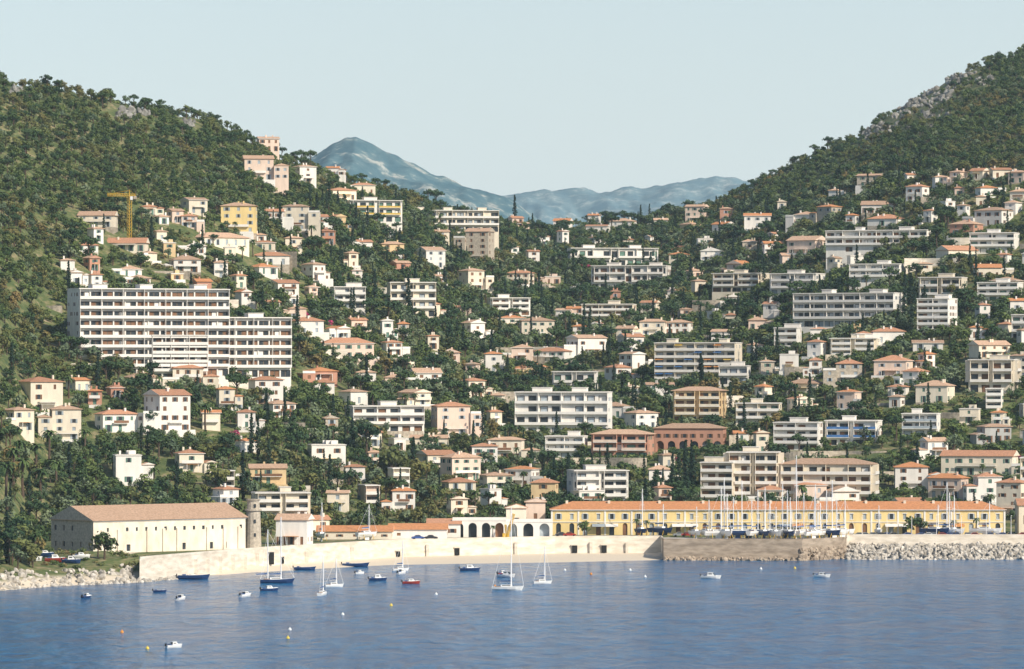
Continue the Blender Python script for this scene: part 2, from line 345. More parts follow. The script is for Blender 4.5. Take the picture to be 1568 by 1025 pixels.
def villa(px,yt,w,yb,wall=None,yaw=None,roof=None,gable=None,nf=None,shut=None,wing=None,name='villa',pos=None,flat=False):
    if pos: X,Y=pos
    else: X,Y=locate(px,yb)
    s=Y/F; Wt=w*s; Ht=max((yb-yt)*s,4.0)
    if yaw is None:
        if px<700: yaw=random.uniform(-5,42)
        elif px<1100: yaw=random.uniform(-25,40)
        else: yaw=random.uniform(-42,28)
    ya=R(yaw)
    two=random.random()<.45 and Wt>9
    D=min(Wt*random.uniform(.5,.72),11); D=max(D,5.0)
    W=max((Wt-D*abs(math.sin(ya)))/math.cos(ya),4.5)
    if two: W*=.66
    wall=wall or wallpick(); roof=roof or random.choices(['roof','roof2','roofo'],[5,6,1.5])[0]
    shut=shut or random.choices(['sg','sb','sw'],[3,4,3])[0]
    gable=random.random()<0.4 if gable is None else gable
    pr=random.uniform(.24,.38); rh=0.3+min(W,D)/2*pr
    H=max(Ht-rh,2.8); nf=nf or max(1,round(H/3.0)); fh=H/nf
    mb=MB(); found(mb,W,D,wall if random.random()<.6 else 'ret')
    for i,(o,u,n,L) in enumerate(sides(W,D)):
        facade(mb,o,u,n,L,0,fh,nf,max(1,int(L/random.uniform(2.9,4.6))),wall,shut,wh=min(random.uniform(1.1,1.6),fh*.5),sill=min(0.9,fh*.3),doors=(i==0),skip=0.12 if i==0 else 0.38)
    if flat:
        mb.box((0,0,H+0.12),(W+0.5,D+0.5,0.24),'trim'); mb.box((0,0,H+0.32),(W-0.4,D-0.4,0.16),'flat')
        mb.box((W*.15,D*.1,H+1.0),(W*.35,D*.4,1.2),wall); h=0.5
    else: h=hiproof(mb,W,D,H,roof,gable=gable,pitch=pr,wall=wall)
    for c in range(random.randint(1,2)):
        x=random.uniform(-W*.35,W*.35); mb.box((x,D*random.choice((-.18,.2)),H+h*.6+0.5),(0.6,0.8,1.6),wall)
    if wing is None: wing=two or random.random()<0.3
    if wing and W>4:
        sd=random.choice((-1,1)); w2=W*(.5 if two else random.uniform(.35,.55)); d2=D*random.choice((.75,.9,1.2)); n2=max(1,nf-random.choice((1,1,2))); hh=fh*n2 if nf>1 else fh*.8
        oy=random.choice((0,-.15,-.3))*D
        cx=sd*(W/2+w2/2+0.003); found(mb,w2,d2,wall,cx,oy)
        for i,(o,u,n,L) in enumerate(sides(w2,d2,cx,oy)):
            facade(mb,o,u,n,L,0,hh/n2,n2,max(1,int(L/3.2)),wall,shut,wh=1.3,sill=.8,skip=.2)
        if random.random()<.6: hiproof(mb,w2-0.4,d2,hh,roof,cx+sd*0.3,oy,ov=.3,pitch=.3,gable=random.random()<.5,wall=wall)
        else:
            mb.box((cx+sd*.05,oy,hh+0.1),(w2,d2+0.3,.2),'trim'); mb.box((cx+sd*.05,oy-d2/2+.05,hh+.55),(w2,.1,.7),'trim')
    if random.random()<0.45:
        tw=W*random.uniform(.8,1.3); td=random.uniform(2.5,5); tc=-D/2-td/2-0.003
        mb.box((0,tc,-3.1),(tw,td,6.0),random.choice(['ret',wall,'trim']))
        if random.random()<.6:
            mb.box((0,tc-td/2+.12,.3),(tw-.1,.15,.75),'trim')
    if nf>1 and random.random()<0.5:
        bw=W*random.uniform(.3,.9); z=fh
        mb.box((0,-D/2-.6,z-.08),(bw,1.15,.16),'trim'); mb.box((0,-D/2-1.13,z+.45),(bw,.08,.85),random.choice(['trim',wall,'sb']))
    if random.random()<.25:
        mb.box((0,-D/2-1.0,2.55),(W*.5,1.9,.08),random.choice(['awn_y','awn_o','trim','roof2']))
        for x in(-W*.23,W*.23): mb.box((x,-D/2-1.85,1.25),(.15,.15,2.5),'trim')
    Yc=Y+D/2*math.cos(ya)
    BL.append((X,Yc,Wt/2+1.0,D/2+1.5,Ht))
    return mb.obj(name,(X_(px,Yc) if not pos else X,Yc,hz(X,Y)),ya)
def apartment(xl,xr,yt,yb,wall='white',yaw=None,nf=4,roofk='flat',balc='front',D=None,par='trim',shut=None,awn=None,name='apartment_building',top=True,pos=None,tiled=False,band=None):
    px=(xl+xr)/2; X,Y=pos if pos else locate(px,yb); s=Y/F; Wt=(xr-xl)*s; H=(yb-yt)*s-0.6
    if tiled: H-=1.2
    if yaw is None: yaw=random.uniform(0,20) if px<900 else random.uniform(-20,10)
    ya=R(yaw); D=D or min(13,max(8,Wt*.5))
    W=max((Wt-D*abs(math.sin(ya)))/math.cos(ya),5); fh=H/nf
    shut=shut or random.choice(['sb','sw','sg']); mb=MB(); found(mb,W,D,wall,dep=9)
    for i,(o,u,n,L) in enumerate(sides(W,D)):
        nb=max(1,round(L/4.4))
        if (i==0) or balc=='all':
            facade(mb,o,u,n,L,0,fh,nf,nb,wall,shut,style='wide',ww=L/nb*(band or random.uniform(.6,.85)),wh=fh*.70,sill=0.08,rec=.45,skip=0 if band else .08)
        else:
            facade(mb,o,u,n,L,0,fh,nf,max(1,round(L/3.4)),wall,shut,wh=1.3,sill=.9,skip=.3)
    idx=[0] if balc=='front' else [0,1,3]
    for i in idx:
        o,u,n,L=sides(W,D)[i]; bd=1.35; ang=math.atan2(u[1],u[0])
        def P(sx,z,d): return (o[0]+u[0]*sx+n[0]*d,o[1]+u[1]*sx+n[1]*d,z)
        LL=L-0.3 if i==0 else L-.6
        segs=[(L/2,LL)] if (LL<16 or band or random.random()<.5) else [(L*.25,LL*.42),(L*.75,LL*.42)]
        for f in range(1 if H>7 else 0,nf):
            z=f*fh
            for (c_,l_) in segs:
                mb.box(P(c_,z-.02,bd/2+.003),(l_,bd,.18),'trim',ang)
                mb.box(P(c_,z+.50,bd-.05),(l_,.1,.86),par,ang)
                k=max(1,round(l_/8))
                for j in range(k+1):
                    mb.box(P(c_-l_/2+.1+(l_-.2)*j/k,z+fh/2+.05,(bd-.12)/2+.003),(.16,bd-.14,fh-.26),wall,ang)
            if awn:
                for j in range(int(L/4)):
                    if random.random()<.3:
                        q=2+4*j; c0=P(q-1.6,z+fh-.25,.1);c1=P(q+1.6,z+fh-.25,.1);c2=P(q+1.6,z+fh-.9,1.7);c3=P(q-1.6,z+fh-.9,1.7)
                        mb.poly([c0,c3,c2,c1],random.choice(awn))
    if tiled: hiproof(mb,W,D,H,'roof2',ov=.8,pitch=.25)
    else:
        mb.box((0,-.5,H+.15),(W+.3,D+1.4,.3),'trim'); mb.box((0,0,H+.35),(W-.8,D-.8,.1),'flat')
        if top:
            for q in range(max(1,int(W/16))):
                x=-W/2+W*(q+.5)/max(1,int(W/16))+random.uniform(-3,3); w_=random.uniform(3,7); mb.box((x,D*.1,H+1.1),(w_,D*.4,1.4),wall)
                mb.box((x,D*.1,H+1.88),(w_+.5,D*.45,.15),'trim')
    Yc=Y+D/2*math.cos(ya)
    BL.append((X,Yc,Wt/2+1.0,D/2+2.5,H))
    return mb.obj(name,(X_(px,Yc) if not pos else X,Yc,hz(X,Y)),ya)

apartment(104,350,443,578,'white',22,9,D=14,shut='sb',band=.88)
apartment(215,318,512,582,'white',22,5,D=12,shut='sb',top=False,band=.86)
apartment(312,446,487,580,'white',22,6,D=12,shut='sb',band=.88)
apartment(527,616,306,340,'white',18,3,par='awn_y',D=10); apartment(614,764,322,356,'cream',12,3,D=10)
apartment(592,668,432,486,'cream',8,4); apartment(868,1008,380,410,'white',10,2,D=10); apartment(905,1028,408,446,'white',-12,3)
apartment(1002,1137,524,592,'cream',-14,6,awn=['awn_y','awn_b','awn_o'],par='white')
apartment(788,938,600,668,'white',-8,4,D=12); apartment(845,916,568,602,'white',-5,2,top=False,D=8)
apartment(527,650,622,664,'white',14,3,shut='sb'); apartment(1030,1113,593,648,'ochre',-12,4,tiled=True,par='cream'); apartment(1126,1198,616,652,'cream',-8,3,shut='sg')
apartment(1216,1387,449,502,'white',-26,4,D=13,shut='sw',band=.9); apartment(1404,1467,457,518,'white',-22,6,D=11)
apartment(1265,1432,352,386,'white',-20,3,D=13,shut='sb'); apartment(1178,1264,418,452,'white',-22,3); apartment(1090,1180,418,448,'cream',-22,3)
apartment(1184,1262,648,692,'white',-15,4); apartment(1262,1352,644,684,'white',-12,3,par='awn_b'); apartment(1380,1441,632,668,'white',-12,3,par='sw')
apartment(1072,1128,708,776,'cream',-10,5,shut='sb'); apartment(1112,1196,692,774,'cream',-6,5,shut='sb',balc='all'); apartment(1194,1342,704,772,'cream',-10,4,shut='sb',tiled=True,balc='all')
apartment(868,962,720,774,'white',12,4); apartment(835,900,667,702,'white',-10,3); apartment(905,1002,658,702,'red',-12,3,tiled=True,par='pink')
apartment(384,476,754,796,'cream',10,3); apartment(1482,1560,550,602,'cream',-15,3,balc='all'); apartment(1548,1600,482,522,'white',-15,3)
apartment(1100,1150,560,590,'white',-10,2); apartment(1560,1660,700,770,'cream',-10,4)
apartment(1300,1390,404,434,'white',-18,3); apartment(1484,1562,356,388,'white',-16,3); apartment(1406,1482,424,452,'cream',-18,2); apartment(1185,1228,502,544,'white',-15,4)
apartment(745,812,456,484,'white',10,3); apartment(890,975,466,494,'cream',-8,3); apartment(1496,1568,432,462,'white',-18,3)
apartment(1270,1350,518,546,'cream',-14,3); apartment(505,560,438,472,'white',12,3)
def arcaded(px,yt,w,yb,wall,na,pos=None,yaw=0,name='arcaded_house',aw=2.8,nf=2,roof='roof',D=12):
    X,Y=pos if pos else locate(px,yb); s=Y/F; W=w*s; H=(yb-yt)*s-1.5; mb=MB(); found(mb,W,D,wall); fh=H/nf
    for i,(o,u,n,L) in enumerate(sides(W,D)):
        facade(mb,o,u,n,L,0,fh,1,na if i==0 else 3,wall,None,style='arch',ww=aw,rec=1.2)
        if nf>1: facade(mb,o,u,n,L,fh,fh,nf-1,na+2 if i==0 else 4,wall,'sb',wh=min(1.4,fh*.5),sill=min(.8,fh*.3))
    hiproof(mb,W,D,H,roof,pitch=.25,ov=.6); BL.append((X,Y+D/2,W/2+1,D/2+2,H)); return mb.obj(name,(X,Y+D/2,hz(X,Y)),R(yaw))
arcaded(1058,650,106,692,'red',6,yaw=-8,roof='roof2')
VL=[(410,205,36,228,'pink'),(395,238,72,276,'pink'),(466,252,50,282,'white'),(520,287,52,306),(510,248,30,264),(555,280,40,298),
(150,323,86,348,'cream'),(227,316,26,332),(130,374,42,388,'white'),(196,366,60,387,'cream'),(247,330,24,345),(268,320,26,342),(297,305,42,330,'cream'),(290,330,36,352,'pink'),
(335,356,92,376,'cream'),(366,312,54,360,'yellow'),(420,320,30,347,'white'),(453,313,40,354,'cream'),(488,328,30,348),(517,328,34,352,'ochre'),(300,371,48,391,'white'),
(405,371,34,386),(413,387,62,407,'white'),(283,392,72,420,'white'),(198,408,56,426),(212,424,52,440,'white'),(480,401,46,430,'white'),(433,430,50,454,'white'),
(556,368,40,387),(600,370,38,390),(613,400,42,422,'red'),(660,378,44,410,'white'),(722,411,52,446,'cream'),(735,350,62,402,'stonew'),
(797,414,42,436),(790,331,32,350),(862,334,42,353,'white'),(915,344,36,364),(910,313,20,332,'white'),(830,360,32,377),(955,334,62,356,'white'),(1012,334,32,351),
(1067,313,36,341,'pink'),(1108,340,36,357,'white'),(1160,327,42,359,'white'),(1040,387,32,411),(1057,340,40,358),(1270,314,38,337),(1333,266,42,287),
(1405,282,36,309),(1440,269,34,289,'white'),(1345,308,54,327),(1358,328,60,346),(1235,324,50,343),(1468,262,36,281),(1500,258,30,275),(1532,257,32,273),(1510,284,44,302),(1560,262,32,281),
(1522,317,60,346,'white'),(1480,338,52,361),(1552,309,36,331),(1465,378,62,400,'cream'),(1512,404,60,426),(1542,424,52,446),
(1236,363,62,392,'pink'),(1208,388,40,404),(1090,379,52,401),(1132,399,50,421,'pink'),(1120,452,32,474,'white'),
(865,474,40,494),(655,461,38,497,'cream'),(455,469,42,490),(470,486,52,512,'white'),(518,499,48,520),(530,518,86,550,'pink'),
(546,488,32,506),(725,490,46,520,'white'),(783,484,44,506),(822,486,54,522,'cream'),(882,469,42,492),(898,514,62,546,'white'),(960,499,46,521,'cream'),
(966,512,40,542),(1000,490,42,517),(1040,490,42,513,'white'),(1160,487,42,507),(1110,504,42,522),
(846,533,60,557,'white'),(800,529,50,556,'pink'),(815,555,50,576),(946,559,52,587),(968,540,50,566,'white'),(560,567,32,592,'white'),(605,573,52,596,'pink'),(690,536,42,556),
(652,564,70,592,'white'),(490,563,54,584),(288,560,72,592,'cream'),(218,571,62,594,'cream'),(407,577,54,622,'white'),(345,594,42,632,'cream'),(427,614,52,642,'white'),
(60,578,74,632,'cream'),(120,579,38,600,'cream'),(256,597,72,662,'white'),(100,620,74,676,'cream'),(178,630,66,664,'white'),(28,626,64,662,'cream'),
(290,689,66,724,'cream'),(410,711,58,742,'ochre'),(635,598,62,624,'cream'),(690,616,60,668,'pink'),(775,671,56,707,'cream'),(705,694,62,736,'pink'),(742,679,60,712,'white'),
(800,714,52,747),(668,690,60,720,'cream'),(834,733,42,778,'ochre'),(982,628,52,657),(942,618,60,642,'white'),(1010,588,42,622,'white'),(1300,598,52,630,'pink'),
(1300,550,62,588,'stonew'),(1368,546,62,580,'pink'),(1360,502,50,526,'white'),(1402,564,52,592),(1432,583,62,617),(1515,524,62,550,'cream'),(1562,543,36,582,'cream'),
(1225,608,52,632),(1395,708,78,752,'white'),(1452,728,62,766,'pink'),(1512,724,60,772,'white'),(1500,690,120,728,'cream'),(1430,670,42,702),(1522,653,52,682,'grey'),
(1550,735,50,792,'cream'),(760,724,52,750,'cream'),(1290,745,70,778,'white'),(1180,745,60,778),(1010,715,50,745),(1240,740,50,775,'pink'),
(700,760,46,790),(480,790,50,812,'cream'),(-60,600,70,640),(-110,660,80,700),(1640,560,70,600),(1650,640,60,680)]
for t in VL:
    villa(t[0],t[1],t[2],t[3],wall=t[4] if len(t)>4 else None)
villa(195,690,66,742,'white',10,flat=True,name='modern_villa'); villa(500,674,60,714,'white',12,flat=True,name='modern_villa'); villa(900,745,50,776,'white',flat=True,name='modern_villa')
occ=[(t[0],(t[1]+t[3])/2,t[2]/2,(t[3]-t[1])/2) for t in VL]+[(227,507,125,72),(375,530,72,50),(570,322,48,22),(690,336,75,18),(630,460,40,28),(935,395,75,18),(966,425,62,22),(1070,556,70,38),(863,625,78,50),(588,640,64,24),(1070,620,45,30),(1162,633,38,22),
(1300,475,88,28),(1435,487,34,34),(1348,368,86,20),(1220,434,44,20),(1135,432,46,18),(1223,668,40,24),(1307,662,46,24),(1410,650,32,22),(1205,735,138,44),(915,745,50,30),(867,683,34,20),(953,680,50,24),(1058,670,56,24),(430,773,48,24),(1521,575,42,28),(195,716,38,30),(500,693,32,22),(195,335,14,36),
(1345,419,46,16),(1523,372,40,16),(1444,438,40,15),(1206,523,22,22),(778,470,34,14),(932,480,43,14),(1532,447,36,15),(1310,532,40,15),(532,455,28,17)]
def towntop(x): return np.interp(x,[-200,0,100,200,400,560,700,1000,1180,1260,1320,1568,1800],[600,560,385,330,340,320,345,345,325,300,275,268,250])
tries=0;cnt=0
while cnt<170 and tries<30000:
    tries+=1
    x=random.uniform(-150,1700); y=random.uniform(280,790)
    if y<towntop(x)+6: continue
    if x<100 and y<620: continue
    if x<330 and y>665: continue
    if x<110+ (y-640)*0.6 and y>640: continue
    if x<700 and y>560 and random.random()<.7: continue
    if x>1000 and y<380 and random.random()<.5: continue
    sc=np.interp(y,[260,800],[0.62,1.1]); w=random.choice((random.uniform(18,34),random.uniform(30,66)))*sc; h=random.uniform(13,32)*sc+4
    if any(abs(x-o[0])<(w/2+o[2]+4) and abs(y-h/2-o[1])<(h/2+o[3])*0.86 for o in occ): continue
    occ.append((x,y-h/2,w/2,h/2)); cnt+=1
    if random.random()<.17 and w>30: apartment(x-w/2,x+w/2,y-h,y,random.choice(['white','cream','white','pink']),None,max(2,round(h*1.0/(11*sc))),top=False)
    else: villa(x,y-h,w,y,flat=random.random()<.12)
print('FILL',cnt)

# ------------------------------------------------------------ waterfront
def quaywall(name,pxa,pxb,k,zt=6.05,par=0.0):
    mb=MB(); pts=[p for p in WX if pxa<p<pxb]; pxs=sorted(set([pxa,pxb]+pts+list(np.arange(pxa,pxb,20))))
    P=[(X_(p,float(wl(p))),float(wl(p))) for p in pxs]
    for a,b in zip(P[:-1],P[1:]):
        mb.poly([(a[0],a[1]-.8,-3),(b[0],b[1]-.8,-3),(b[0],b[1],zt),(a[0],a[1],zt)],k)
        mb.poly([(a[0],a[1],zt),(b[0],b[1],zt),(b[0],b[1]+.9,zt),(a[0],a[1]+.9,zt)],'trim' if k!='mole' else 'mole')
        if par:
            d=Vector((b[0]-a[0],b[1]-a[1],0)); an=math.atan2(d.y,d.x); c=((a[0]+b[0])/2,(a[1]+b[1])/2+.4,zt+par/2)
            mb.box(c,(d.length,.4,par),k,an)
    mb.obj(name)
    mb=MB()
    for a,b in zip(P[:-1],P[1:]):
        mb.poly([(a[0],a[1]+.9,zt+.004),(b[0],b[1]+.9,zt+.004),(b[0],b[1]+24,zt+.004),(a[0],a[1]+24,zt+.004)],'pave')
    mb.obj(name.replace('wall','pavement'))
quaywall('quay_wall',214,1014,'quay',par=.7)
quaywall('mole_wall',1014,1296,'mole',par=.5)
quaywall('seafront_wall',1296,2300,'quay',par=1.1)
mb=MB()
for p in list(range(300,400,19))+[470,540,655,790,905,960]:
    Y=float(wl(p)); mb.box((X_(p,Y),Y-.75,2.2),(.9,1.0,random.uniform(4.5,6.5)),'quay')
mb.obj('sea_wall_buttresses')
mb=MB()
for p,w_,h_ in [(414,2.2,3.6),(432,1.2,2),(610,1.2,1.6),(700,1.5,2.2),(880,1.6,2.3),(925,1.6,2.3)]:
    Y=float(wl(p))-.75; mb.box((X_(p,Y),Y,1.6+h_/2),(w_,.5,h_),'black'); mb.box((X_(p,Y),Y-.05,1.75+h_),(w_+.6,.7,.3),'quay')
mb.obj('quay_wall_doorways')

def lazaret():
    a=R(40); W,D,H=54,21,9.2; mb=MB(); found(mb,W,D,'stonew',dep=6)
    for i,(o,u,n,L) in enumerate(sides(W,D)):
        w_='lazw' if i==0 else 'stonew'
        if i==0:
            facade(mb,o,u,n,L,0,H*.45,1,11,w_,None,wh=1.9,ww=1.1,sill=.4,rec=.5,skip=.5)
            facade(mb,o,u,n,L,H*.45,H*.55,1,16,w_,None,wh=1.1,ww=.8,sill=1.9,rec=.4,skip=.3)
        else: facade(mb,o,u,n,L,0,H/2,2,14 if i==2 else 5,w_,None,wh=1.5,ww=1.0,sill=1.6,rec=.4,skip=.2)
    for k in range(0,10):
        x=-W/2+W*(k+.5)/10+random.uniform(-.6,.6)
        if k not in(2,6): mb.box((x,-D/2-.2,H*.36),(.9,.4,H*.72),'lazw')
    mb.box((0,-D/2-.08,H-.2),(W+.2,.2,.35),'trim')
    hiproof(mb,W,D,H,'roof2',gable=True,pitch=.36,wall='stonew',ov=.6)
    nc=(X_(143,1385),1385)
    cx=nc[0]+W/2*math.cos(a)-D/2*math.sin(a)*(1); cy=nc[1]+W/2*math.sin(a)+D/2*math.cos(a)
    mb.obj('lazaret_building',(cx,cy,6),a); BL.append((cx,cy,26,22,12))
lazaret()
mb=MB(); N=14
for (z0,z1,r0,r1,k) in((0,11,2.4,2.05,'stonew'),(11,11.5,2.5,2.5,'stonew'),(11.5,14,1.9,1.8,'stonew'),(14,14.4,2.1,2.1,'ret')):
    mb.tube((0,0,z0),(0,0,z1),r0,r1,k,N)
for z in(4,8,12.5): mb.box((0.6,-2.15 if z<11 else -1.85,z),(.6,.4,1.0),'glass')
mb.obj('stone_watchtower',(X_(388,1424),1424,6)); BL.append((X_(388,1424),1424,4,4,12))
villa(450,795,80,842,'white',-10,gable=True,pos=(X_(450,1452),1452),nf=1,roof='roof2',wing=False,name='boathouse')
def shed(px0,px1,Y,h,D,wall,roof,name,na=0,yaw=0,gable=True):
    xa,xb=X_(px0,Y),X_(px1,Y); W=xb-xa; mb=MB(); found(mb,W,D,wall,dep=3)
    for i,(o,u,n,L) in enumerate(sides(W,D)):
        if na and i==0: facade(mb,o,u,n,L,0,h,1,na,wall,None,style='arch',ww=W/na*.62,rec=1.8)
        else: facade(mb,o,u,n,L,0,h,1,max(1,int(L/4.5)),wall,'sb',skip=.3,wh=h*.3,sill=h*.35)
    if roof=='terrace':
        mb.box((0,0,h+.12),(W+.3,D+.3,.24),'trim'); mb.box((0,-D/2,h+.65),(W,.15,.8),'trim')
    else: hiproof(mb,W,D,h,roof,gable=gable,pitch=.3,wall=wall)
    mb.obj(name,((xa+xb)/2,Y+D/2,6.0),R(yaw)); BL.append(((xa+xb)/2,Y+D/2,W/2,D/2+1,h))
shed(486,600,1496,2.4,10,'cream','roofo','harbour_storehouse'); shed(596,684,1500,2.9,10,'white','roofo','harbour_storehouse'); shed(655,705,1512,4.2,9,'white','roof','harbour_storehouse')
shed(693,775,1514,5.2,10,'white','terrace','arcaded_boathouse',na=4); shed(772,846,1520,4.5,10,'white','terrace','harbour_workshop',na=3)
shed(775,806,1532,8.5,9,'cream','roof','harbour_house'); shed(805,835,1545,10,9,'pink','roof2','harbour_house'); shed(1560,1700,1545,9,12,'cream','roof','harbour_house')
def yellow():
    Y=1534; xa,xb=X_(845,Y),X_(1538,Y); W=xb-xa; D=13; H=7.9; mb=MB(); found(mb,W,D,'yellow',dep=2)
    nb=34
    for i,(o,u,n,L) in enumerate(sides(W,D)):
        n_=nb if i in(0,2) else 3
        facade(mb,o,u,n,L,0,H*.52,1,n_,'yellow','sw',style='arch' if i==0 else 'win',ww=1.5,wh=2,rec=.4)
        facade(mb,o,u,n,L,H*.52,H*.48,1,n_,'yellow','sw',wh=1.7,ww=1.05,sill=.9,rec=.25,frame='trim')
    for k in range(0,nb+1,2):
        x=-W/2+W*k/nb; mb.box((x,-D/2-.09,H/2-.1),(.55,.17,H-.3),'trim')
    mb.box((0,-D/2-.12,H*.52),(W,.2,.22),'trim'); mb.box((0,-D/2-.2,H-.15),(W+.2,.35,.28),'trim')
    for k in(3,4,9,10,17,18,25,26,30):
        x=-W/2+W*(k+.5)/nb; c=random.choice(['trim','awn_o','trim','sw','trim']); z=3.6
        mb.poly([(x-2,-D/2-.15,z),(x-2,-D/2-2.4,z-.9),(x+2,-D/2-2.4,z-.9),(x+2,-D/2-.15,z)],c)
    hiproof(mb,W,D,H,'roofo',ov=.7,pitch=.34)
    for k in range(11): mb.box((-W/2+W*(k+.5+random.uniform(-.2,.2))/11,-1.5,H+2.0),(.8,1,1.7),'cream')
    mb.obj('yellow_harbour_building',((xa+xb)/2,Y+D/2,6.0)); BL.append(((xa+xb)/2,Y+D/2,W/2,D/2+1,9))
yellow()
def rwall(pxa,pxb,py,h,k='ret'):
    mb=MB(); pts=[]
    x0,y0=locate((pxa+pxb)/2,py)
    for p in np.arange(pxa,pxb+1,7): pts.append((X_(p,y0),y0+3*math.sin(p*.05)))
    z=[hz(*q) for q in pts]; zt=max(min(z)+h,float(np.mean(z))+h*.5)
    for a,b in zip(pts[:-1],pts[1:]):
        mb.poly([(a[0],a[1]-.3,zt-h-5),(b[0],b[1]-.3,zt-h-5),(b[0],b[1],zt),(a[0],a[1],zt)],k)
        mb.poly([(a[0],a[1],zt),(b[0],b[1],zt),(b[0],b[1]+.6,zt),(a[0],a[1]+.6,zt)],k)
        mb.poly([(b[0],b[1]+.6,zt-h-5),(a[0],a[1]+.6,zt-h-5),(a[0],a[1]+.6,zt),(b[0],b[1]+.6,zt)],k)
    mb.obj('stone_retaining_wall'); BL.append(((pts[0][0]+pts[-1][0])/2,y0,(pts[-1][0]-pts[0][0])/2,1.5,h))
rwall(733,812,622,7); rwall(1385,1560,404,4,'quay'); rwall(1060,1180,470,3); rwall(850,990,712,4); rwall(1200,1380,700,4); rwall(370,470,655,3)
for i in range(80):
    x=random.uniform(60,1620); y=random.uniform(towntop(x)+30,785)
    if x<330 and y>665: continue
    rwall(x,x+random.uniform(25,80),y,random.uniform(1.8,4),random.choice(['ret','ret','quay']))

# ------------------------------------------------------------ vegetation prototypes
def leafcloud(mb,c,r,n,size,k,flat=1.0):
    for _ in range(n):
        d=Vector((random.gauss(0,1),random.gauss(0,1),random.gauss(0,1))).normalized()
        rr=r*(random.random()**0.35)
        p=Vector(c)+Vector((d.x*rr,d.y*rr,d.z*rr*flat))
        nn=(d+Vector((random.uniform(-.7,.7),random.uniform(-.7,.7),random.uniform(-.3,.9)))).normalized()
        a=nn.orthogonal().normalized(); b=nn.cross(a); t=random.uniform(0,6.28)
        a,b=a*math.cos(t)+b*math.sin(t),-a*math.sin(t)+b*math.cos(t)
        s=size*random.uniform(.6,1.3)
        mb.poly([tuple(p-a*s-b*s*.3),tuple(p+b*s*.8-a*.2*s),tuple(p+a*s+b*.2*s),tuple(p-b*s*.7+a*.3*s)],k)
def tree(kind,seed):
    random.seed(seed); mb=MB()
    if kind in('broad','olive'):
        k='leaf' if kind=='broad' else 'leafo'
        mb.tube((0,0,-1),(0,.1,2.6),.28,.18,'bark')
        for i in range(7):
            t=i*0.9+random.uniform(-.3,.3); r=random.uniform(.9,2.1) if i<5 else .4
            c=(math.cos(t)*r,math.sin(t)*r,random.uniform(2.8,4.8) if i<5 else random.uniform(4.8,5.8))
            mb.tube((0,.1,random.uniform(1.6,2.5)),c,.12,.04,'bark',4)
            leafcloud(mb,c,random.uniform(1.1,1.7),38,.42,k,.8)
    elif kind=='pine':
        mb.tube((0,0,-1),(.3,0,4),.32,.24,'bark'); mb.tube((.3,0,4),(.1,0,7.6),.24,.12,'bark')
        for i in range(9):
            t=i*.75; r=random.uniform(1.6,3.2) if i<7 else .6; c=(math.cos(t)*r,math.sin(t)*r,random.uniform(7.2,8.2)+(0.8 if i>=7 else 0))
            mb.tube((.2,0,random.uniform(4.6,6.4)),c,.11,.04,'bark',4); leafcloud(mb,c,random.uniform(1.3,1.8),42,.40,'leafp',.55)
    elif kind=='conif':
        mb.tube((0,0,-1),(0,0,8),.25,.06,'bark')
        for i in range(11):
            z=1.6+i*.65; r=2.3*(1-(z-1)/8.5)+.3
            for j in range(3):
                t=random.uniform(0,6.28); c=(math.cos(t)*r*.6,math.sin(t)*r*.6,z); mb.tube((0,0,z-.2),c,.06,.03,'bark',3); leafcloud(mb,c,r*.55+.2,11,.38,'leafp',.6)
    elif kind=='cypress':
        mb.tube((0,0,-1),(0,0,9.5),.2,.04,'bark')
        for i in range(26):
            z=.8+i*.38; r=.95*math.sin(min(1,(z)/3.0)*math.pi/2)*max(.12,1-(z/11.2)**2); t=random.uniform(0,6.28)
            leafcloud(mb,(math.cos(t)*r*.25,math.sin(t)*r*.25,z),r,16,.27,'leafc',1.0)
    elif kind=='palm':
        mb.tube((0,0,-1),(.2,0,3),.28,.22,'bark'); mb.tube((.2,0,3),(.1,.1,6.5),.22,.2,'bark')
        for i in range(26):
            t=i*2.4; e=random.uniform(-.2,1.1); L=random.uniform(2.0,2.8); p=Vector((.1,.1,6.5)); ww=.42
            for sgm in range(5):
                ang=e-sgm*.42; q=p+Vector((math.cos(t)*math.cos(ang),math.sin(t)*math.cos(ang),math.sin(ang)))*L/5
                sd=Vector((-math.sin(t),math.cos(t),-.35))*ww*(1-sgm*.17); sd2=Vector((-math.sin(t),math.cos(t),-.35))*ww*(1-(sgm+1)*.17)
                se=Vector((math.sin(t),-math.cos(t),-.35))*ww*(1-sgm*.17); se2=Vector((math.sin(t),-math.cos(t),-.35))*ww*(1-(sgm+1)*.17)
                mb.poly([tuple(p),tuple(q),tuple(q+sd2),tuple(p+sd)],'palm'); mb.poly([tuple(q),tuple(p),tuple(p+se),tuple(q+se2)],'palm'); p=q
    elif kind in('bush','flower'):
        k='leafb' if kind=='bush' else 'flower'
        mb.tube((0,0,-.5),(0,0,.9),.08,.05,'bark',4)
        for i in range(5):
            t=i*1.3; leafcloud(mb,(math.cos(t)*.7,math.sin(t)*.7,random.uniform(.5,1.1)),.75,22,.27,k,.8)
    return mb.mesh(kind+'_tree_mesh')
def rockmesh(seed,k):
    import bmesh
    bm=bmesh.new(); bmesh.ops.create_icosphere(bm,subdivisions=2,radius=1)
    rr=random.Random(seed); dirs=[Vector((rr.gauss(0,1),rr.gauss(0,1),rr.gauss(0,1))).normalized() for _ in range(9)]
    for v in bm.verts:
        for d in dirs:
            q=v.co.dot(d)
            if q>.62: v.co-=d*(q-.62)
        v.co.z*=.75
    me=bpy.data.meshes.new('boulder_mesh'); bm.to_mesh(me); bm.free(); me.materials.append(M[k]); return me
